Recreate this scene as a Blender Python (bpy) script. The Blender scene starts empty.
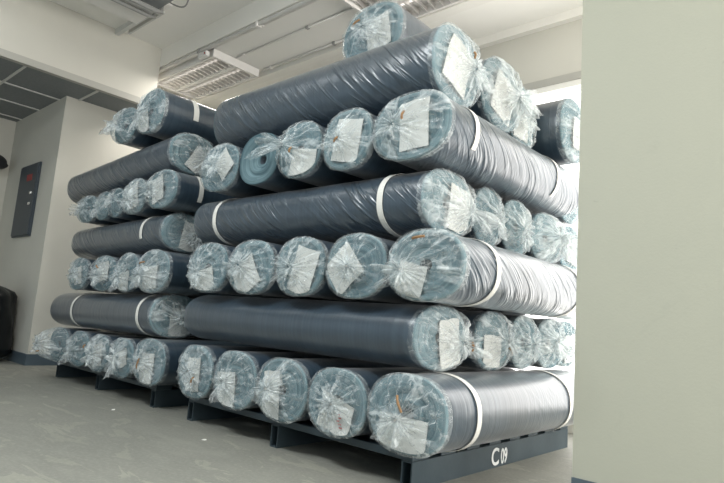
import bpy, bmesh, math, random
from mathutils import Vector, Matrix, noise

C = bpy.context.scene.collection
SC = bpy.context.scene

# ------------------------------------------------------------------ camera
F_PX = 569.74
YAW, PITCH, ROLL = -0.7403, 0.1376, 0.0751
CAM = Vector((1.4851, -2.0445, 0.6927))
fw = Vector((math.sin(YAW) * math.cos(PITCH), math.cos(YAW) * math.cos(PITCH), math.sin(PITCH)))
rt = fw.cross(Vector((0, 0, 1))).normalized()
up = rt.cross(fw)
cr = rt * math.cos(ROLL) + up * math.sin(ROLL)
cu = -rt * math.sin(ROLL) + up * math.cos(ROLL)
cam_d = bpy.data.cameras.new('camera')
cam_d.sensor_width = 36.0
cam_d.lens = F_PX * 36.0 / 724.0
cam_d.clip_start = 0.05
cam = bpy.data.objects.new('camera', cam_d)
C.objects.link(cam)
M = Matrix((cr, cu, -fw)).transposed().to_4x4()
M.translation = CAM
cam.matrix_world = M
SC.camera = cam

# ------------------------------------------------------------------ world, lights, exposure
W = bpy.data.worlds.new('world')
SC.world = W
W.use_nodes = True
W.node_tree.nodes['Background'].inputs['Color'].default_value = (0.54, 0.63, 0.68, 1)
W.node_tree.nodes['Background'].inputs['Strength'].default_value = 0.62


def area(name, loc, rot, sx, sy, power, col):
    d = bpy.data.lights.new(name, 'AREA')
    d.shape = 'RECTANGLE'
    d.size, d.size_y, d.energy, d.color = sx, sy, power, col
    o = bpy.data.objects.new(name, d)
    o.location = loc
    o.rotation_euler = rot
    C.objects.link(o)
    return o


# daylight through the windows of the right-hand wall of the hall
area('window_daylight', (4.78, 0.0, 1.75), (0, math.radians(104), 0), 2.2, 4.0, 265, (1.0, 0.965, 0.91))
# unseen fill lights added high over the aisle in front of the stacks
area('aisle_fill_light', (-0.6, -2.3, 3.42), (0, 0, 0), 2.4, 0.3, 80, (0.94, 0.99, 1.0))
area('aisle_fill_light', (-3.2, -1.6, 3.42), (0, 0, 0), 1.2, 0.3, 46, (0.94, 0.99, 1.0))
area('bay_lamp_light', (-3.98, 1.14, 3.17), (0, 0, 0), 1.1, 0.5, 20, (1.0, 0.95, 0.88))

vs = SC.view_settings
vs.view_transform = 'Standard'
vs.look = 'None'
vs.gamma = 1.0
vs.use_curve_mapping = False
vs.exposure = 0.60

# ------------------------------------------------------------------ materials


def new_mat(name):
    m = bpy.data.materials.new(name)
    m.use_nodes = True
    nt = m.node_tree
    nt.nodes.clear()
    out = nt.nodes.new('ShaderNodeOutputMaterial')
    return m, nt, out


def N(nt, typ, **kw):
    n = nt.nodes.new(typ)
    for k, v in kw.items():
        if k in n.inputs.keys() and not hasattr(type(n), k):
            n.inputs[k].default_value = v
        else:
            setattr(n, k, v)
    return n


def setin(n, **kw):
    for k, v in kw.items():
        n.inputs[k.replace('_', ' ')].default_value = v
    return n


def ramp(nt, fac, p0, p1, c0=(0, 0, 0, 1), c1=(1, 1, 1, 1)):
    r = nt.nodes.new('ShaderNodeValToRGB')
    r.color_ramp.elements[0].position = p0
    r.color_ramp.elements[1].position = p1
    r.color_ramp.elements[0].color = c0
    r.color_ramp.elements[1].color = c1
    nt.links.new(fac, r.inputs['Fac'])
    return r.outputs['Color']


def math_n(nt, op, a, b=0.0, clamp=False):
    n = nt.nodes.new('ShaderNodeMath')
    n.operation = op
    n.use_clamp = clamp
    for i, v in enumerate((a, b)):
        if isinstance(v, (int, float)):
            n.inputs[i].default_value = v
        else:
            nt.links.new(v, n.inputs[i])
    return n.outputs[0]


def mixc(nt, fac, a, b):
    n = nt.nodes.new('ShaderNodeMix')
    n.data_type = 'RGBA'
    for sock, v in ((n.inputs[0], fac), (n.inputs[6], a), (n.inputs[7], b)):
        if isinstance(v, (int, float)):
            sock.default_value = v
        elif isinstance(v, tuple):
            sock.default_value = v
        else:
            nt.links.new(v, sock)
    return n.outputs[2]


def noise_tex(nt, vec, scale, detail=3.0, rough=0.5, dist=0.0):
    n = nt.nodes.new('ShaderNodeTexNoise')
    setin(n, Scale=scale, Detail=detail, Roughness=rough, Distortion=dist)
    nt.links.new(vec, n.inputs['Vector'])
    return n.outputs['Fac']


def vmap(nt, vec, scale=(1, 1, 1), loc=(0, 0, 0), rot=(0, 0, 0)):
    n = nt.nodes.new('ShaderNodeMapping')
    n.inputs['Scale'].default_value = scale
    n.inputs['Location'].default_value = loc
    n.inputs['Rotation'].default_value = rot
    nt.links.new(vec, n.inputs['Vector'])
    return n.outputs[0]


def add_rand(nt, vec, amount=20.0):
    oi = nt.nodes.new('ShaderNodeObjectInfo')
    s = math_n(nt, 'MULTIPLY', oi.outputs['Random'], amount)
    v = nt.nodes.new('ShaderNodeVectorMath')
    v.operation = 'ADD'
    nt.links.new(vec, v.inputs[0])
    nt.links.new(s, v.inputs[1])
    return v.outputs[0], oi.outputs['Random']


def bump(nt, h, strength, dist):
    b = nt.nodes.new('ShaderNodeBump')
    b.inputs['Strength'].default_value = strength
    b.inputs['Distance'].default_value = dist
    nt.links.new(h, b.inputs['Height'])
    return b.outputs[0]


def principled(nt, out, col=None, rough=0.5, metal=0.0, spec=0.5, normal=None):
    p = nt.nodes.new('ShaderNodeBsdfPrincipled')
    if col is not None:
        if isinstance(col, tuple):
            p.inputs['Base Color'].default_value = col
        else:
            nt.links.new(col, p.inputs['Base Color'])
    if isinstance(rough, (int, float)):
        p.inputs['Roughness'].default_value = rough
    else:
        nt.links.new(rough, p.inputs['Roughness'])
    p.inputs['Metallic'].default_value = metal
    p.inputs['Specular IOR Level'].default_value = spec
    if normal is not None:
        nt.links.new(normal, p.inputs['Normal'])
    if out is not None:
        nt.links.new(p.outputs[0], out.inputs['Surface'])
    return p


def obj_co(nt):
    return nt.nodes.new('ShaderNodeTexCoord').outputs['Object']


def paint(name, col, col2=None, scale=3.0, rough=0.6, bmp=0.0, bscale=60.0, spec=0.4, lo=0.35, hi=0.7, detail=4.0, metal=0.0):
    m, nt, out = new_mat(name)
    co = obj_co(nt)
    c = col
    if col2 is not None:
        c = mixc(nt, ramp(nt, noise_tex(nt, co, scale, detail, 0.55), lo, hi), col, col2)
    nrm = bump(nt, noise_tex(nt, co, bscale, 3.0), bmp, 0.01) if bmp > 0 else None
    principled(nt, out, c, rough, metal, spec, nrm)
    return m


def emis(name, col, s):
    m, nt, out = new_mat(name)
    e = nt.nodes.new('ShaderNodeEmission')
    e.inputs['Color'].default_value = col
    e.inputs['Strength'].default_value = s
    nt.links.new(e.outputs[0], out.inputs['Surface'])
    return m


def side_mat(name, mode, amp):
    """navy cloth under tight clear film: glossy, with film creases as relief"""
    m, nt, out = new_mat(name)
    uv = nt.nodes.new('ShaderNodeUVMap').outputs[0]
    vec, rnd = add_rand(nt, uv, 17.0)
    rings = noise_tex(nt, vmap(nt, vec, (0.5, 55, 1)), 1.0, 3.0, 0.6)
    rings2 = noise_tex(nt, vmap(nt, vec, (1.2, 16, 1)), 1.0, 2.0, 0.5)
    spir = noise_tex(nt, vmap(nt, vmap(nt, vec, (1, 1, 1), rot=(0, 0, math.radians(44))), (2.2, 24, 1)), 1.0, 2.5, 0.55, 0.3)
    spir_r = ramp(nt, spir, 0.46, 0.62)
    patch = ramp(nt, noise_tex(nt, vec, 3.5, 2.0), 0.42, 0.62)
    if mode == 'ring':
        h = math_n(nt, 'ADD', math_n(nt, 'MULTIPLY', rings, 0.7), math_n(nt, 'MULTIPLY', rings2, 0.5))
        h = math_n(nt, 'ADD', h, math_n(nt, 'MULTIPLY', math_n(nt, 'MULTIPLY', spir_r, patch), 0.25))
    else:
        h = math_n(nt, 'ADD', math_n(nt, 'MULTIPLY', rings, 0.25), math_n(nt, 'MULTIPLY', math_n(nt, 'MULTIPLY', spir_r, math_n(nt, 'ADD', patch, 0.35)), 1.0))
    nrm = bump(nt, h, amp, 0.006)
    col = mixc(nt, ramp(nt, rings, 0.35, 0.7), (0.018, 0.036, 0.058, 1), (0.040, 0.066, 0.094, 1))
    col = mixc(nt, math_n(nt, 'MULTIPLY', rnd, 0.35), col, (0.028, 0.046, 0.062, 1))
    p = principled(nt, out, col, 0.34, 0.0, 0.55, nrm)
    p.inputs['Sheen Weight'].default_value = 0.16
    p.inputs['Sheen Roughness'].default_value = 0.4
    p.inputs['Coat Weight'].default_value = 0.9
    p.inputs['Coat Roughness'].default_value = 0.30
    p.inputs['Coat IOR'].default_value = 1.6
    nt.links.new(nrm, p.inputs['Coat Normal'])
    return m


def cloth_end_mat():
    """the cut end of the roll: wound layers of pale blue denim"""
    m, nt, out = new_mat('denim_end')
    uv = nt.nodes.new('ShaderNodeUVMap').outputs[0]      # u = ring radius (m), v = angle share
    vec, rnd = add_rand(nt, uv, 9.0)
    r = noise_tex(nt, vmap(nt, vec, (130, 1.2, 1)), 1.0, 2.0, 0.6)
    r2 = noise_tex(nt, vmap(nt, vec, (35, 2.0, 1)), 1.0, 2.0, 0.5)
    k = ramp(nt, math_n(nt, 'ADD', math_n(nt, 'MULTIPLY', r, 0.6), math_n(nt, 'MULTIPLY', r2, 0.4)), 0.32, 0.68)
    col = mixc(nt, k, (0.045, 0.088, 0.108, 1), (0.205, 0.295, 0.320, 1))
    col = mixc(nt, math_n(nt, 'MULTIPLY', rnd, 0.35), col, (0.09, 0.15, 0.18, 1))
    principled(nt, out, col, 0.9, 0, 0.1, bump(nt, r, 0.6, 0.004))
    return m


def film_mat():
    m, nt, out = new_mat('clear_film')
    tc = nt.nodes.new('ShaderNodeTexCoord')
    vec, rnd = add_rand(nt, tc.outputs['Object'], 13.0)
    uvv, _ = add_rand(nt, nt.nodes.new('ShaderNodeUVMap').outputs[0], 31.0)
    st = noise_tex(nt, vmap(nt, uvv, (17, 2.4, 1)), 1.0, 3.0, 0.6, 0.4)
    streak = math_n(nt, 'MULTIPLY', ramp(nt, st, 0.55, 0.72), math_n(nt, 'ADD', 0.45, math_n(nt, 'MULTIPLY', rnd, 0.75)))
    vor = nt.nodes.new('ShaderNodeTexVoronoi')
    vor.feature = 'DISTANCE_TO_EDGE'
    vor.inputs['Scale'].default_value = 15.0
    wob = nt.nodes.new('ShaderNodeTexNoise')
    wob.inputs['Scale'].default_value = 9.0
    nt.links.new(vec, wob.inputs['Vector'])
    va = nt.nodes.new('ShaderNodeVectorMath')
    va.operation = 'MULTIPLY_ADD'
    nt.links.new(wob.outputs['Color'], va.inputs[0])
    va.inputs[1].default_value = (0.14, 0.14, 0.14)
    nt.links.new(vec, va.inputs[2])
    nt.links.new(va.outputs[0], vor.inputs['Vector'])
    crease = ramp(nt, vor.outputs['Distance'], 0.0, 0.055, (1, 1, 1, 1), (0, 0, 0, 1))
    cl = noise_tex(nt, vec, 9.0, 5.0, 0.6, 1.0)
    cloud = ramp(nt, cl, 0.52, 0.64)
    dens = nt.nodes.new('ShaderNodeAttribute')
    dens.attribute_name = 'dens'
    lw = nt.nodes.new('ShaderNodeLayerWeight')
    lw.inputs['Blend'].default_value = 0.35
    op = math_n(nt, 'ADD', 0.03, math_n(nt, 'MULTIPLY', streak, 0.34))
    op = math_n(nt, 'ADD', op, math_n(nt, 'MULTIPLY', crease, 0.16))
    op = math_n(nt, 'ADD', op, math_n(nt, 'MULTIPLY', cloud, 0.30))
    op = math_n(nt, 'ADD', op, math_n(nt, 'MULTIPLY', dens.outputs['Fac'], 0.55))
    op = math_n(nt, 'ADD', op, math_n(nt, 'MULTIPLY', lw.outputs['Fresnel'], 0.13), True)
    op = math_n(nt, 'MINIMUM', op, 0.88)
    hh = math_n(nt, 'ADD', math_n(nt, 'MULTIPLY', cl, 1.0), math_n(nt, 'ADD', math_n(nt, 'MULTIPLY', st, 0.9), math_n(nt, 'MULTIPLY', vor.outputs['Distance'], 1.6)))
    nrm = bump(nt, hh, 0.85, 0.02)
    p = principled(nt, None, (0.86, 0.91, 0.92, 1), 0.14, 0, 0.75, nrm)
    tl = nt.nodes.new('ShaderNodeBsdfTranslucent')
    tl.inputs['Color'].default_value = (0.88, 0.92, 0.94, 1)
    ms = nt.nodes.new('ShaderNodeMixShader')
    ms.inputs[0].default_value = 0.25
    nt.links.new(p.outputs[0], ms.inputs[1])
    nt.links.new(tl.outputs[0], ms.inputs[2])
    tr = nt.nodes.new('ShaderNodeBsdfTransparent')
    tr.inputs['Color'].default_value = (0.97, 0.985, 0.99, 1)
    mx = nt.nodes.new('ShaderNodeMixShader')
    nt.links.new(op, mx.inputs[0])
    nt.links.new(tr.outputs[0], mx.inputs[1])
    nt.links.new(ms.outputs[0], mx.inputs[2])
    nt.links.new(mx.outputs[0], out.inputs['Surface'])
    return m


def label_mat():
    m, nt, out = new_mat('paper_label')
    uv = nt.nodes.new('ShaderNodeUVMap').outputs[0]
    vec, rnd = add_rand(nt, uv, 7.0)
    lines = ramp(nt, noise_tex(nt, vmap(nt, vec, (26, 9, 1)), 1.0, 2.0, 0.6), 0.60, 0.68)
    sep = nt.nodes.new('ShaderNodeSeparateXYZ')
    nt.links.new(uv, sep.inputs[0])
    rows = math_n(nt, 'GREATER_THAN', math_n(nt, 'SINE', math_n(nt, 'MULTIPLY', sep.outputs[1], 50.0)), 0.45)
    half = math_n(nt, 'GREATER_THAN', sep.outputs[1], 0.35)
    k = math_n(nt, 'MULTIPLY', math_n(nt, 'MULTIPLY', lines, rows), math_n(nt, 'MULTIPLY', half, 0.35))
    col = mixc(nt, k, (0.58, 0.575, 0.55, 1), (0.28, 0.33, 0.34, 1))
    principled(nt, out, col, 0.7, 0, 0.3)
    return m


def floor_mat():
    m, nt, out = new_mat('concrete_floor')
    co = obj_co(nt)
    a = noise_tex(nt, co, 0.9, 5.0, 0.6, 0.6)
    b = noise_tex(nt, vmap(nt, co, (1.0, 2.6, 1)), 2.6, 6.0, 0.65, 0.8)
    c = noise_tex(nt, co, 60.0, 3.0, 0.6)
    col = mixc(nt, ramp(nt, a, 0.3, 0.72), (0.220, 0.222, 0.192, 1), (0.325, 0.322, 0.278, 1))
    col = mixc(nt, math_n(nt, 'MULTIPLY', ramp(nt, b, 0.50, 0.75), 0.55), col, (0.40, 0.395, 0.34, 1))
    col = mixc(nt, math_n(nt, 'MULTIPLY', ramp(nt, b, 0.42, 0.28), 0.45), col, (0.155, 0.16, 0.15, 1))
    col = mixc(nt, math_n(nt, 'MULTIPLY', ramp(nt, c, 0.45, 0.8), 0.3), col, (0.42, 0.41, 0.37, 1))
    principled(nt, out, col, 0.62, 0, 0.35, bump(nt, c, 0.15, 0.004))
    return m


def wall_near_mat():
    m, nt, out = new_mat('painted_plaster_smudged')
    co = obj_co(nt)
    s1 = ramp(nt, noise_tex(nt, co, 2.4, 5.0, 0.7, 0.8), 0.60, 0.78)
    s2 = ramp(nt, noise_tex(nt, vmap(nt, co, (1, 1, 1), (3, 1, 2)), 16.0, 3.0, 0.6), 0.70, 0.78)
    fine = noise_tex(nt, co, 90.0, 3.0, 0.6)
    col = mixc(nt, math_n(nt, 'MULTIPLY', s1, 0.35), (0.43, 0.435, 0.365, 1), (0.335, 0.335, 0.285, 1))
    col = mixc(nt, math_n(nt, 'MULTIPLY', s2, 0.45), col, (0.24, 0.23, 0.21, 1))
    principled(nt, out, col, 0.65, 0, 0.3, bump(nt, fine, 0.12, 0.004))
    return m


MAT_RING = side_mat('film_wrapped_navy_cloth', 'ring', 0.32)
MAT_SPIR = side_mat('film_wrapped_navy_cloth_creased', 'spiral', 0.75)
MAT_END = cloth_end_mat()
MAT_FILM = film_mat()
MAT_LABEL = label_mat()
MAT_FLOOR = floor_mat()
MAT_NEAR = wall_near_mat()
MAT_BAND = paint('white_strap', (0.74, 0.73, 0.69, 1), rough=0.45)
MAT_TWINE = paint('brown_tape', (0.26, 0.15, 0.07, 1), rough=0.6)
MAT_CORE = paint('card_core', (0.05, 0.065, 0.08, 1), rough=0.8)
MAT_STEEL = paint('blue_grey_painted_steel', (0.030, 0.046, 0.056, 1), (0.045, 0.064, 0.076, 1), 5.0, 0.45, 0.05, 40)
MAT_STENCIL = paint('white_stencil', (0.72, 0.73, 0.72, 1), (0.45, 0.47, 0.48, 1), 30.0, 0.6, lo=0.45, hi=0.75)
MAT_CREAM = paint('cream_wall_paint', (0.615, 0.60, 0.54, 1), (0.58, 0.565, 0.51, 1), 1.2, 0.7, 0.05, 80)
MAT_EDGE = paint('grey_cream_edge', (0.42, 0.41, 0.375, 1), rough=0.6)
MAT_WHITE = paint('white_ceiling_paint', (0.88, 0.865, 0.82, 1), rough=0.7)
MAT_BASE = paint('blue_grey_baseboard', (0.085, 0.115, 0.14, 1), rough=0.45)
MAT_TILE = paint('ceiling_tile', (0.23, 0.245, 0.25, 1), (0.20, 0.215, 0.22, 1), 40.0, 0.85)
MAT_GRID = paint('ceiling_grid', (0.62, 0.62, 0.60, 1), rough=0.5)
MAT_TRIM = paint('white_trim', (0.84, 0.82, 0.77, 1), rough=0.5)
MAT_METALWHITE = paint('white_enamel', (0.82, 0.80, 0.77, 1), rough=0.35)
MAT_LOUVRE = paint('bright_aluminium', (0.78, 0.76, 0.74, 1), rough=0.28, metal=0.7)
MAT_CASING_SHADE = paint('casing_shade_grey', (0.20, 0.21, 0.215, 1), rough=0.5)  # shade on the ceiling box, put into the base colour
MAT_PANEL = paint('panel_dark_blue', (0.045, 0.06, 0.075, 1), rough=0.45)
MAT_RED = paint('red_lettering', (0.35, 0.035, 0.03, 1), rough=0.5)
MAT_CHROME = paint('chrome', (0.75, 0.75, 0.74, 1), rough=0.2, metal=1.0)
MAT_BAG = paint('black_bag', (0.006, 0.007, 0.008, 1), rough=0.32, spec=0.3)
MAT_BLACK = paint('matt_black', (0.02, 0.022, 0.025, 1), rough=0.5)
MAT_BLUE = paint('blue_sign', (0.02, 0.06, 0.45, 1), rough=0.4)
MAT_SCRAP = paint('paper_scrap', (0.75, 0.74, 0.70, 1), rough=0.8)
MAT_CABLE = paint('grey_cable', (0.33, 0.33, 0.32, 1), rough=0.5)
MAT_TUBE = emis('lit_tube', (1.0, 0.95, 0.88, 1), 1.0)
MAT_PANE = emis('daylit_pane', (1.0, 0.98, 0.94, 1), 2.7)
MAT_GLASS, _nt, _out = new_mat('window_glass')
_tr = _nt.nodes.new('ShaderNodeBsdfTransparent')
_gl = _nt.nodes.new('ShaderNodeBsdfGlossy')
_gl.inputs['Roughness'].default_value = 0.02
_mx = _nt.nodes.new('ShaderNodeMixShader')
_mx.inputs[0].default_value = 0.06
_nt.links.new(_tr.outputs[0], _mx.inputs[1])
_nt.links.new(_gl.outputs[0], _mx.inputs[2])
_nt.links.new(_mx.outputs[0], _out.inputs['Surface'])

# ------------------------------------------------------------------ mesh helpers


def link(name, bm, mats, parent=None, smooth=False, loc=None):
    me = bpy.data.meshes.new(name)
    bm.normal_update()
    bm.to_mesh(me)
    bm.free()
    if not isinstance(mats, (list, tuple)):
        mats = [mats]
    for m in mats:
        me.materials.append(m)
    if smooth:
        for p in me.polygons:
            p.use_smooth = True
    o = bpy.data.objects.new(name, me)
    C.objects.link(o)
    if parent is not None:
        o.parent = parent
    if loc is not None:
        o.location = loc
    return o


def empty(name, loc, rot=(0, 0, 0)):
    o = bpy.data.objects.new(name, None)
    o.empty_display_size = 0.1
    o.location = loc
    o.rotation_euler = rot
    C.objects.link(o)
    return o


def tag(o, label, cat, group=None):
    o['label'] = label
    o['category'] = cat
    if group:
        o['group'] = group
    return o


def struct(o):
    o['kind'] = 'structure'
    return o


def box(bm, x0, x1, y0, y1, z0, z1, bev=0.0):
    r = bmesh.ops.create_cube(bm, size=1.0)
    vs_ = r['verts']
    for v in vs_:
        v.co = Vector(((x0 + x1) / 2 + v.co.x * (x1 - x0), (y0 + y1) / 2 + v.co.y * (y1 - y0), (z0 + z1) / 2 + v.co.z * (z1 - z0)))
    if bev > 0:
        es = list({e for v in vs_ for e in v.link_edges})
        bmesh.ops.bevel(bm, geom=es, offset=bev, segments=2, affect='EDGES', profile=0.5)


def bbox(name, x0, x1, y0, y1, z0, z1, mat, parent=None, bev=0.0, origin=None):
    bm = bmesh.new()
    o = Vector(origin) if origin else Vector((0, 0, 0))
    box(bm, x0 - o.x, x1 - o.x, y0 - o.y, y1 - o.y, z0 - o.z, z1 - o.z, bev)
    return link(name, bm, mat, parent, loc=o if (origin and parent is None) else None)


def tube(bm, pts, r, seg=8):
    pts = [Vector(p) for p in pts]
    rings = []
    for i, p in enumerate(pts):
        d = (pts[min(i + 1, len(pts) - 1)] - pts[max(i - 1, 0)]).normalized()
        a = d.cross(Vector((0, 0, 1)))
        if a.length < 0.1:
            a = d.cross(Vector((1, 0, 0)))
        a.normalize()
        b = d.cross(a)
        rings.append([bm.verts.new(p + (a * math.cos(2 * math.pi * k / seg) + b * math.sin(2 * math.pi * k / seg)) * r) for k in range(seg)])
    for q in range(len(rings) - 1):
        for k in range(seg):
            bm.faces.new((rings[q][k], rings[q][(k + 1) % seg], rings[q + 1][(k + 1) % seg], rings[q + 1][k]))
    bm.faces.new(rings[0][::-1])
    bm.faces.new(rings[-1])


# ------------------------------------------------------------------ the setting
bm = bmesh.new()
box(bm, -9, 6, -7, 4, -0.1, 0.0)
struct(link('floor', bm, MAT_FLOOR))

# near pillar on the right
struct(bbox('wall_right', 0.53, 1.45, 0.38, 0.58, 0.0, 3.5, MAT_NEAR))
struct(bbox('baseboard_right', 0.53, 1.45, 0.372, 0.38, 0.0, 0.125, MAT_BASE))
# back wall with window opening
YW, WZ, WX0, WX1 = 2.2, 2.70, -1.0, 3.4
bm = bmesh.new()
box(bm, -7.2, WX0, YW, YW + 0.2, 0, 3.5)
box(bm, WX1, 4.6, YW, YW + 0.2, 0, 3.5)
box(bm, WX0, WX1, YW, YW + 0.2, WZ, 3.5)
box(bm, WX0, WX1, YW, YW + 0.2, 0, 0.10)
struct(link('wall_back', bm, MAT_CREAM))
bm = bmesh.new()      # right-hand wall with its window opening
box(bm, 4.6, 4.75, -5.0, YW + 0.2, 0, 0.65)
box(bm, 4.6, 4.75, -5.0, YW + 0.2, 2.85, 3.5)
box(bm, 4.6, 4.75, 2.0, YW + 0.2, 0.65, 2.85)
box(bm, 4.6, 4.75, -5.0, -2.0, 0.65, 2.85)
struct(link('wall_side', bm, MAT_CREAM))
bm = bmesh.new()
for z in (0.65, 2.79):
    box(bm, 4.62, 4.70, -2.0, 2.0, z, z + 0.06)
for y in (-2.0, -0.70, 0.64, 1.94):
    box(bm, 4.62, 4.70, y, y + 0.06, 0.71, 2.79)
win2 = struct(link('window_2', bm, MAT_TRIM))
bbox('pane', 4.655, 4.661, -1.94, 1.94, 0.71, 2.79, MAT_GLASS, win2)
# left pillar: lit face x=PX, shaded face y=PY
PX, PY, TZ = -4.863, 0.072, 2.83
struct(bbox('wall_left', -6.45, PX, PY, YW, 0.0, 3.5, MAT_CREAM))
struct(bbox('wall_far', -6.65, -6.45, -5.0, YW, 0.0, 3.5, MAT_CREAM))
struct(bbox('baseboard_left', PX, PX + 0.012, PY - 0.012, YW, 0.0, 0.112, MAT_BASE))
struct(bbox('baseboard_pillar', -6.45, PX, PY - 0.012, PY, 0.0, 0.112, MAT_BASE))
# ceilings
BX, BY = -4.30, 0.775
struct(bbox('ceiling', BX, 4.7, -5.0, BY, 3.5, 3.7, MAT_WHITE))
struct(bbox('ceiling_bay', -4.863, 4.7, BY, YW, 3.29, 3.7, MAT_WHITE))
struct(bbox('trim_1', -4.85, 4.6, YW - 0.06, YW, 3.215, 3.29, MAT_TRIM))     # cove under the bay ceiling
struct(bbox('trim_2', -4.85, 4.6, 1.50, 1.61, 3.24, 3.29, MAT_TRIM))         # strip beside the lamps
struct(bbox('wall_bulkhead', -5.2, BX, -5.0, BY, TZ + 0.03, 3.7, MAT_CREAM))
struct(bbox('trim_3', BX - 0.06, BX + 0.003, -5.0, BY + 0.002, TZ - 0.02, TZ + 0.045, MAT_EDGE))
# suspended tile ceiling left of the bulkhead
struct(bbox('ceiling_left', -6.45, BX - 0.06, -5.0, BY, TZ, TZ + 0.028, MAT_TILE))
bm = bmesh.new()
for k in range(3):
    gx = -5.06 - 0.6 * k
    box(bm, gx - 0.012, gx + 0.012, -5.0, BY, TZ - 0.01, TZ - 0.001)
for k in range(9):
    gy = 0.20 - 0.68 * k
    box(bm, -6.45, BX - 0.06, gy - 0.012, gy + 0.012, TZ - 0.011, TZ - 0.002)
struct(link('trim_4', bm, MAT_GRID))

# window in the back wall
wf = bmesh.new()
box(wf, WX0, WX1, YW - 0.02, YW + 0.07, WZ - 0.05, WZ)
box(wf, WX0, WX1, YW - 0.02, YW + 0.07, 0.10, 0.16)
for k in range(5):
    x = WX0 + k * (WX1 - WX0 - 0.06) / 4
    box(wf, x, x + 0.06, YW - 0.02, YW + 0.07, 0.16, WZ - 0.05)
struct(bbox('trim_5', WX0 - 0.05, WX1 + 0.05, YW - 0.03, YW, WZ, WZ + 0.06, MAT_EDGE))
win = struct(link('window_1', wf, MAT_TRIM))
bbox('pane', WX0 + 0.06, WX1 - 0.06, YW + 0.09, YW + 0.10, 0.16, WZ - 0.05, MAT_PANE, win)

# ------------------------------------------------------------------ ceiling fittings
# duct / casing under the front ceiling, top left
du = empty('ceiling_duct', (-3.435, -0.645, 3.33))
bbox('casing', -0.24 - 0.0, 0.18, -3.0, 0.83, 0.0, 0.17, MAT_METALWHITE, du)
bbox('shaded_casing', 0.18, 0.75, -3.0, 0.83, 0.01, 0.17, MAT_CASING_SHADE, du)  # shaded part of the box, its shade painted as dark grey
tag(du, 'pale boxed duct with one section coloured as shade under the ceiling, upper left', 'duct')

bm = bmesh.new()
box(bm, -4.30, -3.45, 0.25, 0.29, 3.44, 3.50)
tr = tag(link('cable_trunking', bm, MAT_GRID), 'pale cable trunking running from the bulkhead to the duct corner', 'trunking')
bm = bmesh.new()
box(bm, -4.2, -3.49, 0.345, 0.365, 3.46, 3.50)
tag(link('conduit', bm, MAT_GRID), 'short thin conduit beside the cable trunking on the ceiling', 'conduit')
jb = tag(bbox('junction_box', -3.49, -3.25, 0.19, 0.31, 3.42, 3.5, MAT_METALWHITE, bev=0.006), 'white junction box at the end of the cable trunking', 'junction box')
for dx, lb in ((-3.38, 'left one of two conduits running from the junction box under the duct'), (-3.24, 'right one of two conduits running from the junction box under the duct')):
    bm = bmesh.new()
    tube(bm, [(dx, 0.21, 3.42), (dx, 0.21, 3.315), (dx, 0.16, 3.308), (dx, -1.65, 3.308)], 0.02)
    tag(link('conduit', bm, MAT_CABLE, smooth=True), lb, 'conduit', 'conduits on the ceiling')
bm = bmesh.new()
pts = []
for k in range(15):
    t = k / 14
    pts.append((-3.24 + 0.40 * t, 0.25 + 0.09 * math.sin(t * 3.1) - 0.03 * t, 3.45 - 0.10 * math.sin(t * 3.14) + 0.04 * t))
tube(bm, pts, 0.007, 6)
tag(link('cable', bm, MAT_CABLE, smooth=True), 'thin grey cable looping from the junction box to the ceiling', 'cable')

for (y, z, r, x0, x1, lb) in ((0.800, 3.266, 0.020, -4.6, 3.0, 'white conduit tucked against the ceiling step above the lamps'),
                              (0.848, 3.281, 0.007, -4.6, 3.0, 'thin white conduit beside the ceiling step, second along'),
                              (1.11, 3.280, 0.009, -3.33, -1.63, 'thin conduit in the middle of the white bay ceiling'),
                              (1.455, 3.278, 0.011, -3.33, -1.63, 'thin conduit along the edge strip of the white bay ceiling')):
    bm = bmesh.new()
    tube(bm, [(x0, y, z), ((x0 + x1) / 2, y, z), (x1, y, z)], r)
    o = tag(link('conduit', bm, MAT_METALWHITE, smooth=True), lb, 'conduit', 'conduits on the ceiling')
    for q in range(6 if x1 > 0 else 2):
        b2 = bmesh.new()
        xx = x0 + 0.12 + q * 0.95
        box(b2, xx - 0.015, xx + 0.015, y - r - 0.006, y + r + 0.006, z - r - 0.004, z + r)
        link('clip', b2, MAT_CABLE if q % 2 else MAT_METALWHITE, o)
bm = bmesh.new()
box(bm, -3.54, -3.39, 0.785, 0.83, 3.19, 3.242, 0.006)
o = tag(link('junction_box', bm, MAT_METALWHITE), 'small white junction box with red mark above the louvre lamp', 'junction box')
bbox('red_mark', -3.42, -3.405, 0.781, 0.785, 3.205, 3.225, MAT_RED, o)


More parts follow.
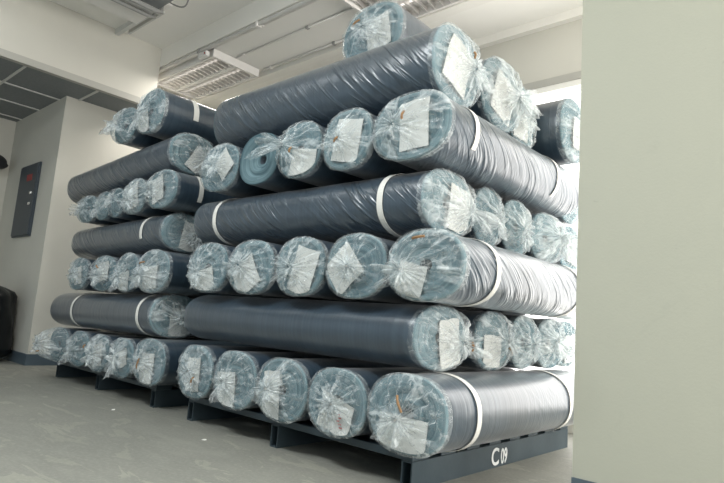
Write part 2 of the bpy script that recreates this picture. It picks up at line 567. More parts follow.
def louvre_lamp(x0, label):
    L, Wd, H = 1.22, 0.57, 0.084
    e = empty('louvre_lamp', (x0, 0.858, 3.20))
    bm = bmesh.new()
    t = 0.02
    box(bm, 0, L, 0, t, 0, H)
    box(bm, 0, L, Wd - t, Wd, 0, H)
    box(bm, 0, t, t, Wd - t, 0, H)
    box(bm, L - t, L, t, Wd - t, 0, H)
    box(bm, t, L - t, t, Wd - t, H - 0.008, H)
    box(bm, t, L - t, Wd / 2 - 0.02, Wd / 2 + 0.02, 0.004, H - 0.01)
    link('housing', bm, MAT_METALWHITE, e)
    for s in (0, 1):
        y0 = t + s * (Wd / 2)
        y1 = y0 + Wd / 2 - 2 * t + (0 if s else 0)
        n = 15
        for k in range(n):
            bm = bmesh.new()
            x = 0.06 + k * (L - 0.12) / (n - 1)
            m = 6
            lo, hi = [], []
            for j in range(m + 1):      # cross blade with a curved lower edge
                y = y0 + (y1 - y0) * j / m
                fa = abs(j / m * 2 - 1)
                zb = 0.004 + 0.016 * (1 - fa ** 2)
                lo.append([bm.verts.new((x - 0.006, y, zb)), bm.verts.new((x + 0.006, y, zb))])
                hi.append([bm.verts.new((x - 0.002, y, 0.056)), bm.verts.new((x + 0.002, y, 0.056))])
            for j in range(m):
                bm.faces.new((lo[j][0], lo[j + 1][0], hi[j + 1][0], hi[j][0]))
                bm.faces.new((lo[j][1], hi[j][1], hi[j + 1][1], lo[j + 1][1]))
                bm.faces.new((lo[j][0], lo[j][1], lo[j + 1][1], lo[j + 1][0]))
                bm.faces.new((hi[j][0], hi[j + 1][0], hi[j + 1][1], hi[j][1]))
            link('louvre_blade', bm, MAT_LOUVRE, e)
        bm = bmesh.new()
        ym = (y0 + y1) / 2
        tube(bm, [(0.04, ym, 0.067), (L - 0.04, ym, 0.067)], 0.007, 10)
        link('tube', bm, MAT_TUBE, e, True)
    tag(e, label, 'ceiling lamp', 'louvre lamps on the bay ceiling')


louvre_lamp(-4.59, 'louvred fluorescent ceiling lamp left of the tall stack, above the left stack')
louvre_lamp(-1.60, 'louvred fluorescent ceiling lamp partly hidden behind the topmost roll')

# ------------------------------------------------------------------ left background
p = empty('electrical_panel', (-5.58, PY, 1.345))
pdoor = bbox('door', -0.27, 0.27, -0.035, 0.0, 0.0, 0.80, MAT_PANEL, p, 0.004)
bbox('frame', -0.285, 0.285, -0.022, 0.0, -0.015, 0.815, MAT_PANEL, p, 0.003)
for z in (0.33, 0.45):
    bbox('latch', 0.17, 0.23, -0.05, -0.034, z, z + 0.03, MAT_CHROME, pdoor, 0.004)
bm = bmesh.new()
for k in range(4):
    box(bm, -0.02 + k * 0.045, 0.01 + k * 0.045, -0.037, -0.034, 0.63, 0.69)
    box(bm, -0.01 + k * 0.045, 0.015 + k * 0.045, -0.037, -0.034, 0.615, 0.632)
link('red_warning_mark', bm, MAT_RED, pdoor)
tag(p, 'dark blue electrical panel door set in the shaded wall at left', 'electrical panel')

bm = bmesh.new()
bmesh.ops.create_uvsphere(bm, u_segments=24, v_segments=14, radius=0.15)
for v in bm.verts:
    v.co.x *= 0.7
    v.co.z *= 0.65
    if v.co.z < -0.02:
        v.co.y *= 1.15
box(bm, -0.35, -0.05, -0.03, 0.03, -0.03, 0.03)
o = tag(link('wall_fixture', bm, MAT_BLACK, smooth=True, loc=(-6.25, -0.16, 2.24)), 'dark rounded fixture high on the wall at the left edge', 'wall fixture')

tag(bbox('wall_sign', -4.30, -4.285, -1.1, -0.815, 3.26, 3.50, MAT_BLUE, origin=(-4.30, -0.9, 3.26)), 'blue sign edge on the cream bulkhead at top left corner', 'sign')

# garbage bag
bag = empty('garbage_bag', (-5.36, -0.25, 0))
bm = bmesh.new()
nz, na = 18, 40
rows = []
for i in range(nz + 1):
    t = i / nz
    r = 0.30 * (min(1, (t / 0.08) ** 0.5) if t < 0.08 else 1) * (1 - 0.05 * t) * (1 if t < 0.82 else max(0.10, 1 - ((t - 0.82) / 0.18) ** 2.2 * 0.92))
    row = []
    for k in range(na):
        a = 2 * math.pi * k / na
        n3 = noise.noise(Vector((math.cos(a) * 1.6, math.sin(a) * 1.6, t * 3)))
        n4 = noise.noise(Vector((math.cos(a) * 5, math.sin(a) * 5, t * 9 + 4)))
        rr = r * (1 + 0.16 * n3 + 0.07 * n4)
        row.append(bm.verts.new((math.cos(a) * rr, math.sin(a) * rr, 0.80 * t + 0.012 * n4 * (t > 0.02))))
    rows.append(row)
for i in range(nz):
    for k in range(na):
        bm.faces.new((rows[i][k], rows[i][(k + 1) % na], rows[i + 1][(k + 1) % na], rows[i + 1][k]))
bm.faces.new(rows[0][::-1])
bm.faces.new(rows[-1])
link('sack', bm, MAT_BAG, bag, True)
bm = bmesh.new()
top = []
for j, (rr, z) in enumerate(((0.03, 0.79), (0.028, 0.81), (0.07, 0.84), (0.10, 0.865))):
    top.append([bm.verts.new((math.cos(2 * math.pi * k / 24) * rr * (1 + 0.25 * math.sin(k * 2.6) * (j > 1)), math.sin(2 * math.pi * k / 24) * rr, z + 0.02 * math.sin(k * 1.7) * (j > 1))) for k in range(24)])
for j in range(3):
    for k in range(24):
        bm.faces.new((top[j][k], top[j][(k + 1) % 24], top[j + 1][(k + 1) % 24], top[j + 1][k]))
link('tied_neck', bm, MAT_BAG, bag, True)
tag(bag, 'full black plastic garbage bag on the floor at the left edge', 'garbage bag')

# ------------------------------------------------------------------ pallets
PW, PD, PH, DECK = 1.75, 1.64, 0.1156, 0.1515


def make_pallet(loc, label, lettering):
    e = empty('pallet', loc)
    w, t = 0.058, 0.006
    for x1 in (0.0, -PW / 2 + 0.0, -PW + w):
        bm = bmesh.new()
        x0 = x1 - w
        box(bm, x0, x0 + t, 0, PD, 0, PH)
        box(bm, x1 - t, x1, 0, PD, 0, PH)
        box(bm, x0 + t, x1 - t, 0, PD, PH - t, PH)
        box(bm, x0 + t, x1 - t, 0, PD, 0, t)
        link('stringer', bm, MAT_STEEL, e)
    n = 8
    bw = 0.12
    for k in range(n):
        y0 = k * (PD - bw) / (n - 1)
        bm = bmesh.new()
        box(bm, -PW, 0.0, y0, y0 + bw, PH + 0.001, DECK, 0.003)
        link('deck_board', bm, MAT_STEEL, e)
    if lettering:
        root = None
        for txt, y, sz, sx in (('C', 0.672, 0.118, 0.98), ('09', 0.772, 0.105, 0.66)):
            cu_ = bpy.data.curves.new('lettering', 'FONT')
            cu_.body = txt
            cu_.size = sz
            cu_.extrude = 0.0006
            cu_.offset = 0.0022
            to = bpy.data.objects.new('lettering_curve', cu_)
            C.objects.link(to)
            dg = bpy.context.evaluated_depsgraph_get()
            dg.update()
            me = bpy.data.meshes.new_from_object(to.evaluated_get(dg))
            me.name = 'stencil_lettering'
            bpy.data.objects.remove(to)
            me.materials.clear()
            me.materials.append(MAT_STENCIL)
            Mx = Matrix(((0, 0, 1, 0.001), (sx, 0, 0, y), (0, 1, 0, 0.014), (0, 0, 0, 1)))
            me.transform(Mx)
            o = bpy.data.objects.new('stencil_lettering', me)
            C.objects.link(o)
            o.parent = e
            o['label'] = 'white stencilled ' + txt
    tag(e, label, 'pallet')
    return e


make_pallet((0, 0, 0), 'dark steel pallet stencilled C09 under the tall near stack', True)
make_pallet((-2.2085, 0.0247, 0), 'dark steel pallet under the smaller left stack of rolls', False)

# ------------------------------------------------------------------ fabric rolls


def sup(a, n=2.35):
    c, s = math.cos(a), math.sin(a)
    k = (abs(c) ** n + abs(s) ** n) ** (-1.0 / n)
    return c * k, s * k


def body_mesh(L, Wd, Ht, rng, spiral_mat, open_end=False):
    bm = bmesh.new()
    uvl = bm.loops.layers.uv.new('UVMap')
    NT = 64
    off = rng.uniform(0, 100)
    rad = (Wd + Ht) / 4
    hw, hh = Wd / 2, Ht / 2

    def ring(t, k, dent=1.0):
        vs_ = []
        for i in range(NT):
            a = 2 * math.pi * i / NT - math.pi / 2
            c, s = sup(a)
            f = k * (1 + dent * 0.014 * noise.noise(Vector((math.cos(a) * 1.5, math.sin(a) * 1.5, t * 2.5 + off))) - dent * 0.012)
            vs_.append(bm.verts.new((c * hw * f, t, s * hh * f)))
        return vs_

    rings = []    # (verts, matindex to next, v coordinate, radius)
    core = 0.16
    nr = 11
    toff = [rng.uniform(-0.007, 0.007) for _ in range(nr + 1)]
    ks = [core + (0.955 - core) * j / nr for j in range(nr + 1)]
    seq = []
    seq.append((0.07, core * 0.97, 2))
    for j, k in enumerate(ks):
        d = 0.012 * (1 - k) + (toff[j] if j < nr else 0)
        if open_end:
            d = 0.05 * (1 - k) + toff[j] * 1.6
        seq.append((max(-0.004, d), k, 1))
    seq.append((0.003, 0.985, 1))
    seq.append((0.012, 1.0, 0))
    nt = 36
    for j in range(1, nt):
        seq.append((0.012 + (L - 0.024) * j / nt, 1.0, 0))
    seq.append((L - 0.012, 1.0, 1))
    seq.append((L - 0.003, 0.985, 1))
    for j in range(nr, -1, -2):
        seq.append((L - 0.012 * (1 - ks[j]), ks[j], 1))
    seq.append((L - 0.07, core * 0.97, 2))
    R = [ring(t, k) for t, k, _ in seq]
    for q in range(len(R) - 1):
        mi = seq[q][2]
        for i in range(NT):
            j = (i + 1) % NT
            fc = bm.faces.new((R[q][i], R[q + 1][i], R[q + 1][j], R[q][j]))
            fc.material_index = mi
            fc.smooth = True
            us = (i, i, i + 1, i + 1)
            qs = (q, q + 1, q + 1, q)
            for lp, uu, qq in zip(fc.loops, us, qs):
                if mi == 0:
                    lp[uvl].uv = (uu / NT * 2 * math.pi * rad, seq[qq][0])
                else:
                    lp[uvl].uv = (seq[qq][1] * rad, uu / NT)
    f0 = bm.faces.new(R[0])
    f1 = bm.faces.new(R[-1][::-1])
    f0.material_index = f1.material_index = 2
    bmesh.ops.recalc_face_normals(bm, faces=bm.faces[:])
    return bm, [spiral_mat, MAT_END, MAT_CORE]


def film_mesh(Wd, Ht, rng, bulge=0.05, knot=(0, 0), tuft=0.07, droop=(0, 0), flare=0.0, sleeve=0.035, size=1.0, milk=0.0):
    """clear film stretched over the roll end, pleated towards a gathered knot and tuft"""
    bm = bmesh.new()
    uvl = bm.loops.layers.uv.new('UVMap')
    dl = bm.verts.layers.float.new('dens')
    NT = 120
    hw, hh = Wd / 2 * size, Ht / 2 * size
    off = rng.uniform(0, 100)
    fr = [(rng.randint(5, 9), rng.uniform(0, 6.3), 0.5), (rng.randint(10, 17), rng.uniform(0, 6.3), 0.6), (rng.randint(19, 29), rng.uniform(0, 6.3), 0.5)]

    def pleat(a):
        s = 0
        for n, ph, am in fr:
            s += am * (1 - 2 * abs(math.sin(n * a / 2 + ph)))
        return s

    seq = []
    for t in (sleeve, sleeve * 0.7, sleeve * 0.4, 0.006):
        seq.append(('s', t))
    nr = 18
    for j in range(nr + 1):
        seq.append(('c', 1 - j / nr * 0.97))
    for j in range(1, 8):
        seq.append(('t', j / 7))
    R, V = [], []
    kx, kz = knot[0] * hw, knot[1] * hh
    arc = 0.0
    for kind, val in seq:
        row = []
        for i in range(NT):
            a = 2 * math.pi * i / NT - math.pi / 2
            c, s = sup(a)
            ca, sa = math.cos(a), math.sin(a)
            pl = pleat(a)
            if kind == 's':
                n1 = noise.noise(Vector((ca * 4, sa * 4, val * 14 + off)))
                f = 1.0035 + 0.004 * max(0, n1)
                p_ = Vector((c * hw * f, val, s * hh * f))
                d = 0.05
            elif kind == 'c':
                r = val
                n1 = noise.noise(Vector((ca * r * 3.2, sa * r * 3.2, off)))
                n2 = noise.noise(Vector((ca * r * 9, sa * r * 9, off + 7)))
                rad = r + 0.025 * (r ** 6)
                x = c * hw * rad + kx * (1 - r) ** 0.9
                z = s * hh * rad + kz * (1 - r) ** 0.9
                dep = bulge * (1 - r ** 2.6) ** 0.75
                dep += (0.016 * pl) * (r * (1.08 - r) * 3.0) + 0.024 * n1 * (1 - r ** 4) + 0.010 * n2 * (1 - r ** 6)
                dep += flare * (1 - r ** 5)
                p_ = Vector((x, -max(0.007 if r < 0.97 else 0.0, dep), z))
                d = 0.05 + 0.6 * max(0.0, 1 - r / 0.55) ** 0.9 + 0.20 * max(0, pl) * (1 - r)
            else:
                n1 = noise.noise(Vector((ca * 1.3, sa * 1.3, val * 0.6 + off + 3)))
                n2 = noise.noise(Vector((ca * 3.0, sa * 3.0, val * 2 + off + 9)))
                r2 = (0.035 + 0.36 * val ** 0.8) * (1 + 0.55 * n1 + 0.35 * n2 + 0.05 * pl)
                dep = bulge + flare + tuft * (0.75 * val * (1.0 + 1.2 * n1) - 0.55 * val ** 2) + 0.022 * n2 + 0.006 * pl
                x = kx + ca * hw * r2 + droop[0] * hw * 0.62 * val ** 1.3
                z = kz + sa * hh * r2 + droop[1] * hh * 0.50 * val ** 1.3
                p_ = Vector((x, -max(0.012, dep), z))
                d = 0.60 - 0.38 * val
            if milk and kind != 's':
                d += milk * max(0.0, 0.45 + 1.1 * noise.noise(Vector((p_.x * 9, p_.z * 9, off + 20))))
            v = bm.verts.new(p_)
            v[dl] = min(d, 1.1)
            row.append(v)
        R.append(row)
        V.append(arc)
        arc += 0.03
    for q in range(len(R) - 1):
        for i in range(NT):
            j = (i + 1) % NT
            fc = bm.faces.new((R[q][i], R[q + 1][i], R[q + 1][j], R[q][j]))
            fc.smooth = True
            for lp, uu, qq in zip(fc.loops, (i, i, i + 1, i + 1), (q, q + 1, q + 1, q)):
                lp[uvl].uv = (uu / NT, V[qq])
    return bm


def label_mesh(cx, cz, w, h, ang, depth, rng, hw, hh, fold=0.0):
    bm = bmesh.new()
    uvl = bm.loops.layers.uv.new('UVMap')
    nx, nz = 8, 6
    ca, sa = math.cos(ang), math.sin(ang)
    ph = rng.uniform(0, 6)
    fr = []
    bk = []
    for layer, dst in ((0, fr), (0.0012, bk)):
        for j in range(nz + 1):
            for i in range(nx + 1):
                u, v = i / nx - 0.5, j / nz - 0.5
                x, z = u * w, v * h
                y = depth - 0.004 * math.sin(u * 4 + ph) - 0.003 * math.sin(v * 5 + ph * 2) - fold * max(0, u) * 0.08
                wob = 0.007 * noise.noise(Vector((u * 3 + ph, v * 3, 1.0)))
                px, pz = cx + x * ca - z * sa + wob, cz + x * sa + z * ca - wob
                q = (abs(px / hw) ** 2.35 + abs(pz / hh) ** 2.35) ** (1 / 2.35)
                if q > 0.93:
                    px, pz = px * 0.93 / q, pz * 0.93 / q
                dst.append(bm.verts.new((px, y + layer, pz)))
    W_ = nx + 1
    for j in range(nz):
        for i in range(nx):
            for dst, rev in ((fr, False), (bk, True)):
                q = [dst[j * W_ + i], dst[j * W_ + i + 1], dst[(j + 1) * W_ + i + 1], dst[(j + 1) * W_ + i]]
                uvq = [(i / nx, j / nz), ((i + 1) / nx, j / nz), ((i + 1) / nx, (j + 1) / nz), (i / nx, (j + 1) / nz)]
                if rev:
                    q = q[::-1]
                    uvq = uvq[::-1]
                fc = bm.faces.new(q)
                fc.smooth = True
                for lp, u in zip(fc.loops, uvq):
                    lp[uvl].uv = u
    return bm


def band_mesh(Wd, Ht, t, w=0.034, a0=None, a1=None):
    bm = bmesh.new()
    NT = 64
    full = a0 is None
    rows = []
    n = NT if full else 30
    for i in range(n + (0 if full else 1)):
        a = (2 * math.pi * i / NT) if full else a0 + (a1 - a0) * i / n
        c, s = sup(a)
        row = []
        for (tt, f) in ((t - w / 2, 0.0022), (t + w / 2, 0.0022), (t + w / 2, 0.0045), (t - w / 2, 0.0045)):
            k = 1.0 + f / (Wd / 2)
            row.append(bm.verts.new((c * Wd / 2 * k, tt, s * Ht / 2 * k)))
        rows.append(row)
    m = len(rows)
    for i in range(m if full else m - 1):
        a, b = rows[i], rows[(i + 1) % m]
        for j in range(4):
            bm.faces.new((a[j], a[(j + 1) % 4], b[(j + 1) % 4], b[j]))
    if not full:
        bm.faces.new(rows[0])
        bm.faces.new(rows[-1][::-1])
    bmesh.ops.recalc_face_normals(bm, faces=bm.faces[:])
    return bm


SEED = [11]


def roll(axis, P, L, Wd, Ht, label, group, mat='r', tilt=0.0, yaw=0.0, lab=None, film=None, bands=(), twine=None, open_end=False, tail=False):
    """P = centre of the visible end; axis 'B' runs away (+Y), axis 'A' runs left (-X)"""
    # stacks measured layer by layer: widths and heights to scale
    kx, ky, kz = 1 + 0.016 * P[2], 1.065, 1.008
    if axis == 'B':
        P, Wd, Ht, L = (P[0] * kx + (0.003 if P[2] < 0.5 else -0.020), P[1], P[2] * kz), Wd * kx, Ht * kz, L * 1.06
    else:
        P, Wd, Ht, L = (P[0] if P[0] > -1 else P[0] * kx, P[1] * ky, P[2] * kz), Wd * ky, Ht * kz, L * (1.008 + 0.012 * P[2])
    SEED[0] += 1
    rng = random.Random(SEED[0] * 77)
    rz = (0.0 if axis == 'B' else math.pi / 2) + yaw
    e = empty('fabric_roll', (P[0], P[1], P[2] - Ht / 2), (tilt, 0, rz))
    dz = Vector((0, 0, Ht / 2))

    def put(name, bm, mats):
        bmesh.ops.translate(bm, verts=bm.verts[:], vec=dz)
        return link(name, bm, mats, e)

    bm, mats = body_mesh(L, Wd, Ht, rng, MAT_SPIR if mat == 's' else MAT_RING, open_end)
    put('fabric', bm, mats)
    hw, hh = Wd / 2, Ht / 2
    fk = dict(bulge=rng.uniform(0.03, 0.055), knot=(rng.uniform(-.3, .3), rng.uniform(-.35, .15)), tuft=rng.uniform(0.03, 0.07),
              droop=(rng.uniform(-.3, .3), rng.uniform(-.6, -.1)))
    if film is not False:
        fk.update(film or {})
        put('plastic_wrap', film_mesh(Wd, Ht, rng, **fk), MAT_FILM)
    if lab is not False:
        lb = lab or (rng.uniform(-.3, .3), rng.uniform(-.45, .0), rng.uniform(0.13, 0.19), rng.uniform(0.15, 0.2), rng.uniform(-35, 35))
        lo_ = put('paper_label', label_mesh(lb[0] * hw, lb[1] * hh, lb[2], lb[3], math.radians(lb[4]), -0.007, rng, hw, hh), MAT_LABEL)
        if len(lb) > 5:
            bm = bmesh.new()
            for k in range(5):
                x0, z0 = lb[0] * hw + 0.02 + 0.015 * rng.uniform(-1, 1), lb[1] * hh - 0.05 + k * 0.014
                box(bm, x0, x0 + 0.02, -0.0135, -0.0125, z0, z0 + 0.006)
            link_ = put('red_mark', bm, MAT_RED)
            link_.parent = lo_
    for b in bands:
        if isinstance(b, (int, float)):
            put('strap', band_mesh(Wd, Ht, b), MAT_BAND)
        else:
            put('strap', band_mesh(Wd, Ht, b[0], b[3] if len(b) > 3 else 0.034, math.radians(b[1]), math.radians(b[2])), MAT_BAND)
    if twine:
        bm = bmesh.new()
        x, z, ang, ln = twine
        ca, sa = math.cos(math.radians(ang)), math.sin(math.radians(ang))
        fy = -(fk['bulge'] + fk.get('flare', 0)) - 0.006
        tube(bm, [(x * hw + ca * ln * (k / 4 - .5), fy - 0.006 * math.sin(k), z * hh + sa * ln * (k / 4 - .5)) for k in range(5)], 0.006, 6)
        put('tape_tag', bm, MAT_TWINE)
    tag(e, label, 'fabric roll', group)
    return e


G1, G2 = 'fabric rolls of the tall near stack', 'fabric rolls of the smaller left stack'
YB = -0.075       # plane of the cloth ends facing the aisle
XA = 0.005        # plane of the cloth ends facing right

# --- near stack, bottom layer (ends to the aisle)
z1, h1 = 0.310, 0.314
roll('B', (-1.60, YB, z1), 1.50, 0.365, h1, 'bottom-row roll at the far left end of the stencilled pallet, label hanging at centre', G1,
     lab=(0.0, -0.1, 0.13, 0.20, 3), film=dict(knot=(-.1, 0), droop=(.2, -.5)), twine=(.3, -.3, 75, .05))
roll('B', (-1.20, YB, z1), 1.50, 0.385, h1, 'second roll from the left on the stencilled pallet, white label low left', G1,
     lab=(-.32, -.35, 0.16, 0.19, 4), film=dict(knot=(-.35, -.1), droop=(-.1, -.5)))
roll('B', (-0.795, YB, z1), 1.50, 0.38, h1, 'middle roll on the stencilled pallet, crumpled film with tuft at left of end', G1,
     lab=(-.35, -.2, 0.13, 0.24, 5), film=dict(knot=(-.3, .0), droop=(-.2, -.4), bulge=.06))
roll('B', (-0.405, YB, z1 - .004), 1.50, 0.378, h1 - .008, 'fourth roll on the stencilled pallet, big tilted label with red marks', G1,
     lab=(.05, -.38, 0.21, 0.16, -14, 1), film=dict(knot=(0, -.05), droop=(-.2, -.3), tuft=.03))
roll('B', (0.002, YB, 0.3175), 1.50, 0.415, 0.326, 'large bottom roll at the near corner above the C09 stencil, two white straps', G1,
     lab=(-.05, -.52, 0.25, 0.15, -3), film=dict(knot=(-.08, -.15), droop=(-.2, -.5), tuft=.06, bulge=.05), bands=(0.24, 1.22), twine=(.02, .28, -70, .07))

# --- second layer (ends to the right)
z2, h2 = 0.624, 0.292
zz2 = z2 + 0.012
roll('A', (XA, 0.155, zz2), 1.83, 0.40, h2, 'long smooth dark roll lying across the bottom row, second layer of near stack', G1,
     lab=(.25, -.15, 0.16, 0.22, 8), film=dict(milk=0.2, knot=(.35, -.1), droop=(.3, -.4), bulge=.075, tuft=.06), twine=(.62, -.2, 85, .04))
roll('A', (XA + .03, 0.545, zz2), 1.83, 0.33, h2, 'second end from the front in the lower right-facing row, loose grey film', G1,
     lab=(-.1, -.35, 0.16, 0.16, 0), film=dict(milk=0.25, knot=(.2, .0), droop=(.4, -.5), bulge=.07, tuft=.09), twine=(.25, -.3, -40, .05))
roll('A', (XA + .03, 0.862, zz2), 1.83, 0.28, h2, 'third end from the front in the lower right-facing row, milky crumpled film', G1,
     lab=False, film=dict(milk=0.6, bulge=.06, tuft=.08))
roll('A', (XA + .03, 1.185, zz2), 1.83, 0.34, h2, 'fourth end from the front in the lower right-facing row, creased white film', G1,
     lab=False, film=dict(milk=0.6, bulge=.06, tuft=.07))
roll('A', (XA - .03, 1.555, zz2), 1.80, 0.33, h2, 'rearmost end in the lower right-facing row, cut off by the pillar', G1,
     film=dict(bulge=.03, tuft=.02))

# --- third layer
z3, h3 = 0.940, 0.306
roll('B', (-1.55, YB, z3), 1.50, 0.41, h3, 'leftmost end in the third row of near stack, angular film and low label', G1,
     lab=(-.1, -.55, 0.2, 0.15, 12), film=dict(knot=(-.2, -.2), droop=(0, -.6), bulge=.055, tuft=.05))
roll('B', (-1.12, YB, z3), 1.50, 0.40, h3, 'second end in the third row, plain film over a slanting label', G1,
     lab=(-.15, -.35, 0.21, 0.19, 34), film=dict(knot=(-.3, .05), droop=(-.2, -.2), tuft=.03))
roll('B', (-0.71, YB, z3), 1.50, 0.365, h3, 'third end in the third row, narrow with upright label right of centre', G1,
     lab=(.2, -.15, 0.17, 0.24, -14), film=dict(knot=(-.2, -.05), droop=(-.5, -.2), tuft=.05))
roll('B', (-0.325, YB, z3), 1.50, 0.375, h3, 'fourth end in the third row, film pleats radiating from a small knot', G1,
     lab=(-.35, -.1, 0.19, 0.19, 42), film=dict(knot=(.0, -.05), droop=(-.1, -.1), tuft=.02, bulge=.045))
roll('B', (0.075, YB, z3), 1.50, 0.40, 0.306, 'third-layer corner roll with silvery creased side, strap and thick tuft at left', G1, mat='s',
     lab=(-.35, -.5, 0.15, 0.17, -14), film=dict(knot=(-.45, -.15), droop=(-.4, -.4), tuft=.08), bands=(0.27, 1.2), twine=(.0, .72, 8, .06))

# --- fourth layer
z4, h4 = 1.258, 0.308
roll('A', (XA, 0.155, z4), 1.83, 0.40, h4, 'long strapped dark roll across the middle of near stack, two white straps in view', G1, mat='s',
     lab=(.35, -.1, 0.19, 0.22, -6), film=dict(milk=0.25, knot=(.45, -.1), droop=(.5, -.5), tuft=.09, bulge=.06), bands=(0.25, 1.62))
roll('A', (XA, 0.495, z4), 1.83, 0.26, h4, 'second end from front in the upper right-facing row, narrow with wispy film', G1,
     lab=False, film=dict(milk=0.35, bulge=.06, tuft=.06))
roll('A', (XA, 0.79, z4), 1.83, 0.31, h4, 'third end from front in the upper right-facing row, rounded milky film', G1,
     lab=False, film=dict(milk=0.5, bulge=.065, tuft=.06))
roll('A', (XA, 1.16, z4), 1.83, 0.40, h4, 'fourth end from front in the upper right-facing row, film torn and drooping', G1,
     lab=False, film=dict(milk=0.6, bulge=.08, tuft=.13, droop=(.7, -1.0), knot=(.2, .1)))
roll('A', (XA - .03, 1.565, z4), 1.80, 0.33, h4, 'rearmost end in the upper right-facing row, dark beside the pillar edge', G1,
     film=dict(bulge=.03, tuft=.02))

# --- fifth layer
z5, h5 = 1.577, 0.312
roll('B', (-1.53, YB, z5 - .004), 1.42, 0.39, h5 - .008, 'leftmost end in the fifth row, beside the bare spiral end', G1,
     film=dict(bulge=.06, tuft=.06, knot=(.1, .0)), lab=(.3, .1, 0.15, 0.16, 40))
roll('B', (-1.145, YB, z5), 1.42, 0.355, h5, 'fifth-row roll with bare end showing the spiral of wound denim', G1,
     lab=False, film=False, open_end=True)
roll('B', (-0.79, YB, z5), 1.42, 0.335, h5, 'fifth-row roll whose loose film sweeps left over the bare spiral end', G1,
     lab=(.25, -.5, 0.19, 0.15, -8), film=dict(bulge=.07, tuft=.10, droop=(-1.6, .1), knot=(-.35, .1)), twine=(.1, -.15, 70, .03))
roll('B', (-0.44, YB, z5), 1.42, 0.33, h5, 'fourth end in the fifth row, tall film gathered at its centre', G1,
     lab=(.05, -.05, 0.17, 0.22, -10), film=dict(bulge=.055, tuft=.05, knot=(-.1, -.05), droop=(-.1, -.2)), twine=(-.1, -.1, 60, .03))
roll('B', (-0.05, YB, z5), 1.42, 0.43, 0.316, 'fifth-layer corner roll with pale wrinkled side and square label on its end', G1, mat='s',
     lab=(.12, .0, 0.17, 0.23, 2), film=dict(bulge=.04, tuft=.02, knot=(-.4, .1), droop=(-.4, -.1)), bands=((0.22, -30, 100), (1.12, -40, 60)), twine=(-.05, .25, 80, .04))

# --- sixth layer
z6, h6 = 1.937, 0.392
roll('A', (XA, 0.16, z6), 1.74, 0.38, h6, 'long dark roll crossing the top of near stack, glossy creased film', G1, mat='s',
     lab=(.0, .0, 0.21, 0.25, -18), film=dict(milk=0.2, bulge=.05, tuft=.03, knot=(.45, .05), droop=(.5, -.2)), twine=(.3, .35, -60, .03))
roll('A', (XA + .01, 0.56, z6 + .002), 1.74, 0.385, 0.392, 'top-layer roll second from front, broad milky film bulging from its end', G1,
     lab=(.05, -.05, 0.22, 0.24, -14), film=dict(milk=0.6, bulge=.07, tuft=.07, knot=(.3, .0), droop=(.8, -.1)))
roll('A', (XA - .05, 0.908, z6 + .002), 1.70, 0.295, 0.388, 'top-layer roll third from front, pleated film fanning out', G1,
     lab=(-.2, -.2, 0.17, 0.2, 0), film=dict(milk=0.25, bulge=.06, tuft=.08, knot=(-.2, -.1), droop=(-.6, -.1)))
roll('A', (XA + .11, 1.257, z6 + .010), 1.70, 0.36, 0.404, 'top-layer roll nearest the window, end layers slipped into steps', G1,
     lab=(.25, -.05, 0.15, 0.2, 0), film=dict(milk=0.4, bulge=.09, tuft=.04, knot=(.3, -.1)), twine=(.5, -.05, 80, .03))
roll('A', (XA - .04, 1.57, 1.590), 1.70, 0.33, 0.32, 'dark roll sunk behind the fifth layer, under the roll nearest the window', G1, lab=False,
     film=dict(bulge=.03, tuft=.02))

# --- seventh layer
roll('B', (-0.60, 0.23, 2.330), 1.40, 0.44, 0.355, 'topmost single roll lying on the tall stack, end under the ceiling lamps', G1,
     lab=(.25, -.1, 0.18, 0.2, 10), film=dict(bulge=.06, tuft=.03, knot=(-.1, .1), droop=(.4, -.3)), twine=(-.3, .3, 30, .06))

# --- left stack, bottom layer
YL = -0.060
roll('B', (-3.76, YL, 0.295), 1.50, 0.40, 0.286, 'leftmost bottom roll of left stack, film ballooning out to the left', G2,
     lab=False, film=dict(bulge=.13, tuft=.03, flare=.03, knot=(-.15, .0), droop=(-.2, .0), size=1.0, milk=.2), twine=(.1, -.4, 10, .04))
roll('B', (-3.34, YL, 0.2945), 1.50, 0.36, 0.282, 'second bottom roll of left stack, waisted translucent film without paper', G2,
     lab=False, film=dict(bulge=.07, tuft=.09, droop=(-.2, -.6)))
roll('B', (-2.97, YL, 0.2945), 1.50, 0.35, 0.282, 'third bottom roll of left stack, white crumpled film, orange speck at left', G2,
     lab=(0, -.1, 0.15, 0.17, 10), film=dict(milk=0.35, bulge=.07, tuft=.07), twine=(-.5, .3, 60, .03))
roll('B', (-2.59, YL, 0.2945), 1.50, 0.35, 0.282, 'fourth bottom roll of left stack, film tied across its middle', G2,
     lab=(.2, .0, 0.12, 0.12, 20), film=dict(bulge=.06, tuft=.09, knot=(.2, .05), droop=(-.3, -1.2)))
roll('B', (-2.19, YL, 0.307), 1.50, 0.41, 0.308, 'rightmost bottom roll of left stack, upright label with brown tape', G2,
     lab=(-.05, -.3, 0.17, 0.21, 2), film=dict(knot=(-.3, .0), tuft=.03, droop=(-.2, -.3)), twine=(-.2, -.1, 85, .07))
# second layer
roll('A', (-2.21, 0.12, 0.619), 1.78, 0.38, 0.302, 'strapped dark roll of left stack just above its bottom row', G2, tilt=-0.015,
     lab=(.2, -.35, 0.18, 0.22, -4), film=dict(bulge=.05, tuft=.04, knot=(.2, -.1), droop=(.1, -.05)), bands=(0.18, 1.33))
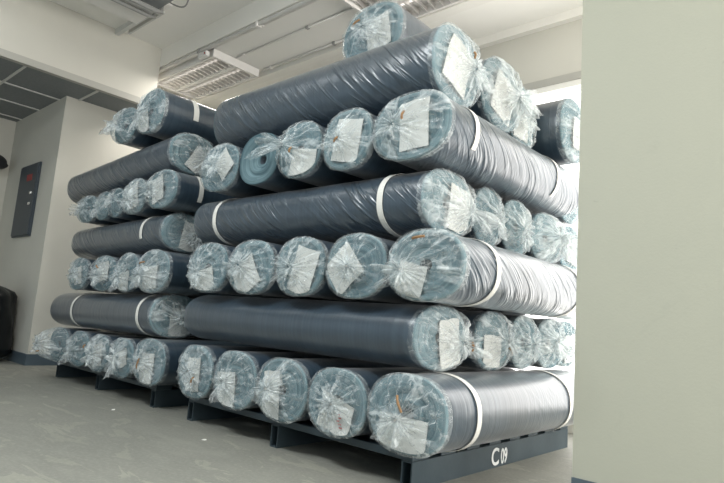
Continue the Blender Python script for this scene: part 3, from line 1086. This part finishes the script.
# third layer
roll('B', (-3.50, YL, 0.900), 1.50, 0.36, 0.272, 'leftmost end in the third row of left stack, narrow oval', G2, lab=(.1, -.1, .12, .15, 10),
     film=dict(bulge=.05, tuft=.05))
roll('B', (-3.03, YL, 0.905), 1.50, 0.42, 0.282, 'second end in the third row of left stack, brown spot on film', G2, lab=(.1, .1, .16, .15, 10),
     film=dict(bulge=.06, tuft=.06), twine=(.2, .3, -30, .05))
roll('B', (-2.63, YL, 0.912), 1.50, 0.33, 0.292, 'third end in the third row of left stack, low white label', G2, lab=(-.1, -.45, .15, .14, 8),
     film=dict(bulge=.05, tuft=.05))
roll('B', (-2.245, YL, 0.920), 1.50, 0.42, 0.302, 'rightmost end in the third row of left stack, cloudy film with brown lines', G2, lab=(-.1, -.3, .2, .16, 5),
     film=dict(milk=0.3, bulge=.06, tuft=.04, knot=(-.4, -.2)), twine=(-.2, .35, 10, .06))
# fourth layer
roll('A', (-2.21, 0.13, 1.220), 1.55, 0.36, 0.284, 'dark roll in the middle of left stack with one strap near its end', G2, mat='s', tilt=-0.024,
     lab=(.25, -.2, 0.17, 0.21, -10), film=dict(bulge=.05, tuft=.05, knot=(.3, -.1)), bands=((0.30, 110, 200),))
# fifth layer
roll('B', (-3.47, YL, 1.458), 1.50, 0.33, 0.236, 'small end at the left of the fifth row in left stack, film hanging loose', G2,
     lab=False, film=dict(bulge=.07, tuft=.07, droop=(-.6, -.3)))
roll('B', (-3.165, YL, 1.462), 1.50, 0.245, 0.236, 'smallest round end in the fifth row of left stack, second from left', G2, lab=False,
     film=dict(bulge=.06, tuft=.06))
roll('B', (-2.925, YL, 1.468), 1.50, 0.205, 0.236, 'slim end in the fifth row of left stack, squeezed at its middle', G2, lab=False,
     film=dict(bulge=.07, tuft=.08, droop=(-.2, -.6)))
roll('B', (-2.64, YL, 1.494), 1.50, 0.34, 0.276, 'big milky end in the fifth row of left stack, second from right', G2, lab=(-.1, .0, .17, .2, 15),
     film=dict(milk=0.4, bulge=.06, tuft=.06))
roll('B', (-2.245, YL, 1.511), 1.50, 0.40, 0.282, 'rightmost end in the fifth row of left stack, white strap hanging on its side', G2, lab=(-.2, .0, .16, .18, 15),
     film=dict(bulge=.05, tuft=.05, knot=(-.5, 0), droop=(-.6, .2)), bands=((0.20, -30, 60),))
# sixth layer
roll('A', (-2.21, 0.14, 1.814), 1.80, 0.38, 0.308, 'long dark roll resting atop the left stack under two upper rolls', G2, mat='s', tilt=-0.055,
     lab=(.2, -.3, 0.16, 0.2, -30), film=dict(bulge=.05, tuft=.06, knot=(.4, -.1), droop=(.5, -.2)))
# top
roll('B', (-2.87, YL - .03, 2.092), 1.45, 0.36, 0.292, 'left of the two rolls on top of left stack, ragged film with brown tip', G2, lab=False,
     film=dict(bulge=.08, tuft=.13, droop=(-.6, -.5), knot=(-.1, 0)), twine=(-1.15, -.2, -5, .06))
roll('B', (-2.48, YL - .03, 2.134), 1.45, 0.40, 0.345, 'right of the two rolls on top of left stack, strap over its shoulder', G2,
     lab=(-.4, -.5, .18, .18, 20), film=dict(bulge=.05, tuft=.05, knot=(-.3, -.2), droop=(-.6, -.6)), bands=((0.27, -10, 95, 0.045),))
# hidden core of the left stack: crosswise rolls behind the front ones
for zc, hh_, tl, xs in ((0.619, 0.302, -0.015, -2.21), (1.220, 0.284, -0.024, -2.21), (1.814, 0.308, -0.055, -2.21)):
    for yy in (0.62, 1.15):
        roll('A', (xs - .05, yy, zc), 1.70, 0.38, hh_, 'dark crosswise roll buried behind the front of left stack', G2, tilt=tl, film=False, lab=False)

# ------------------------------------------------------------------ litter on the floor
for (x, y, a, lb) in ((-1.215, -0.22, 0.4, 'small white paper scrap on the floor in front of the stencilled pallet'),
                      (-2.225, -0.25, 1.2, 'tiny white scrap on the floor in front of the left pallet')):
    bm = bmesh.new()
    pr = [(-.011, -.005, 0), (.009, -.007, 0), (.012, .006, .004), (-.006, .008, .002)]
    lo = [bm.verts.new((px, py, 0.0)) for px, py, pz in pr]
    hi = [bm.verts.new((px, py, 0.002 + pz)) for px, py, pz in pr]
    bm.faces.new(lo[::-1])
    bm.faces.new(hi)
    for k in range(4):
        bm.faces.new((lo[k], lo[(k + 1) % 4], hi[(k + 1) % 4], hi[k]))
    o = tag(link('paper_scrap', bm, MAT_SCRAP, loc=(x, y, 0)), lb, 'paper scrap')
    o.rotation_euler = (0, 0, a)
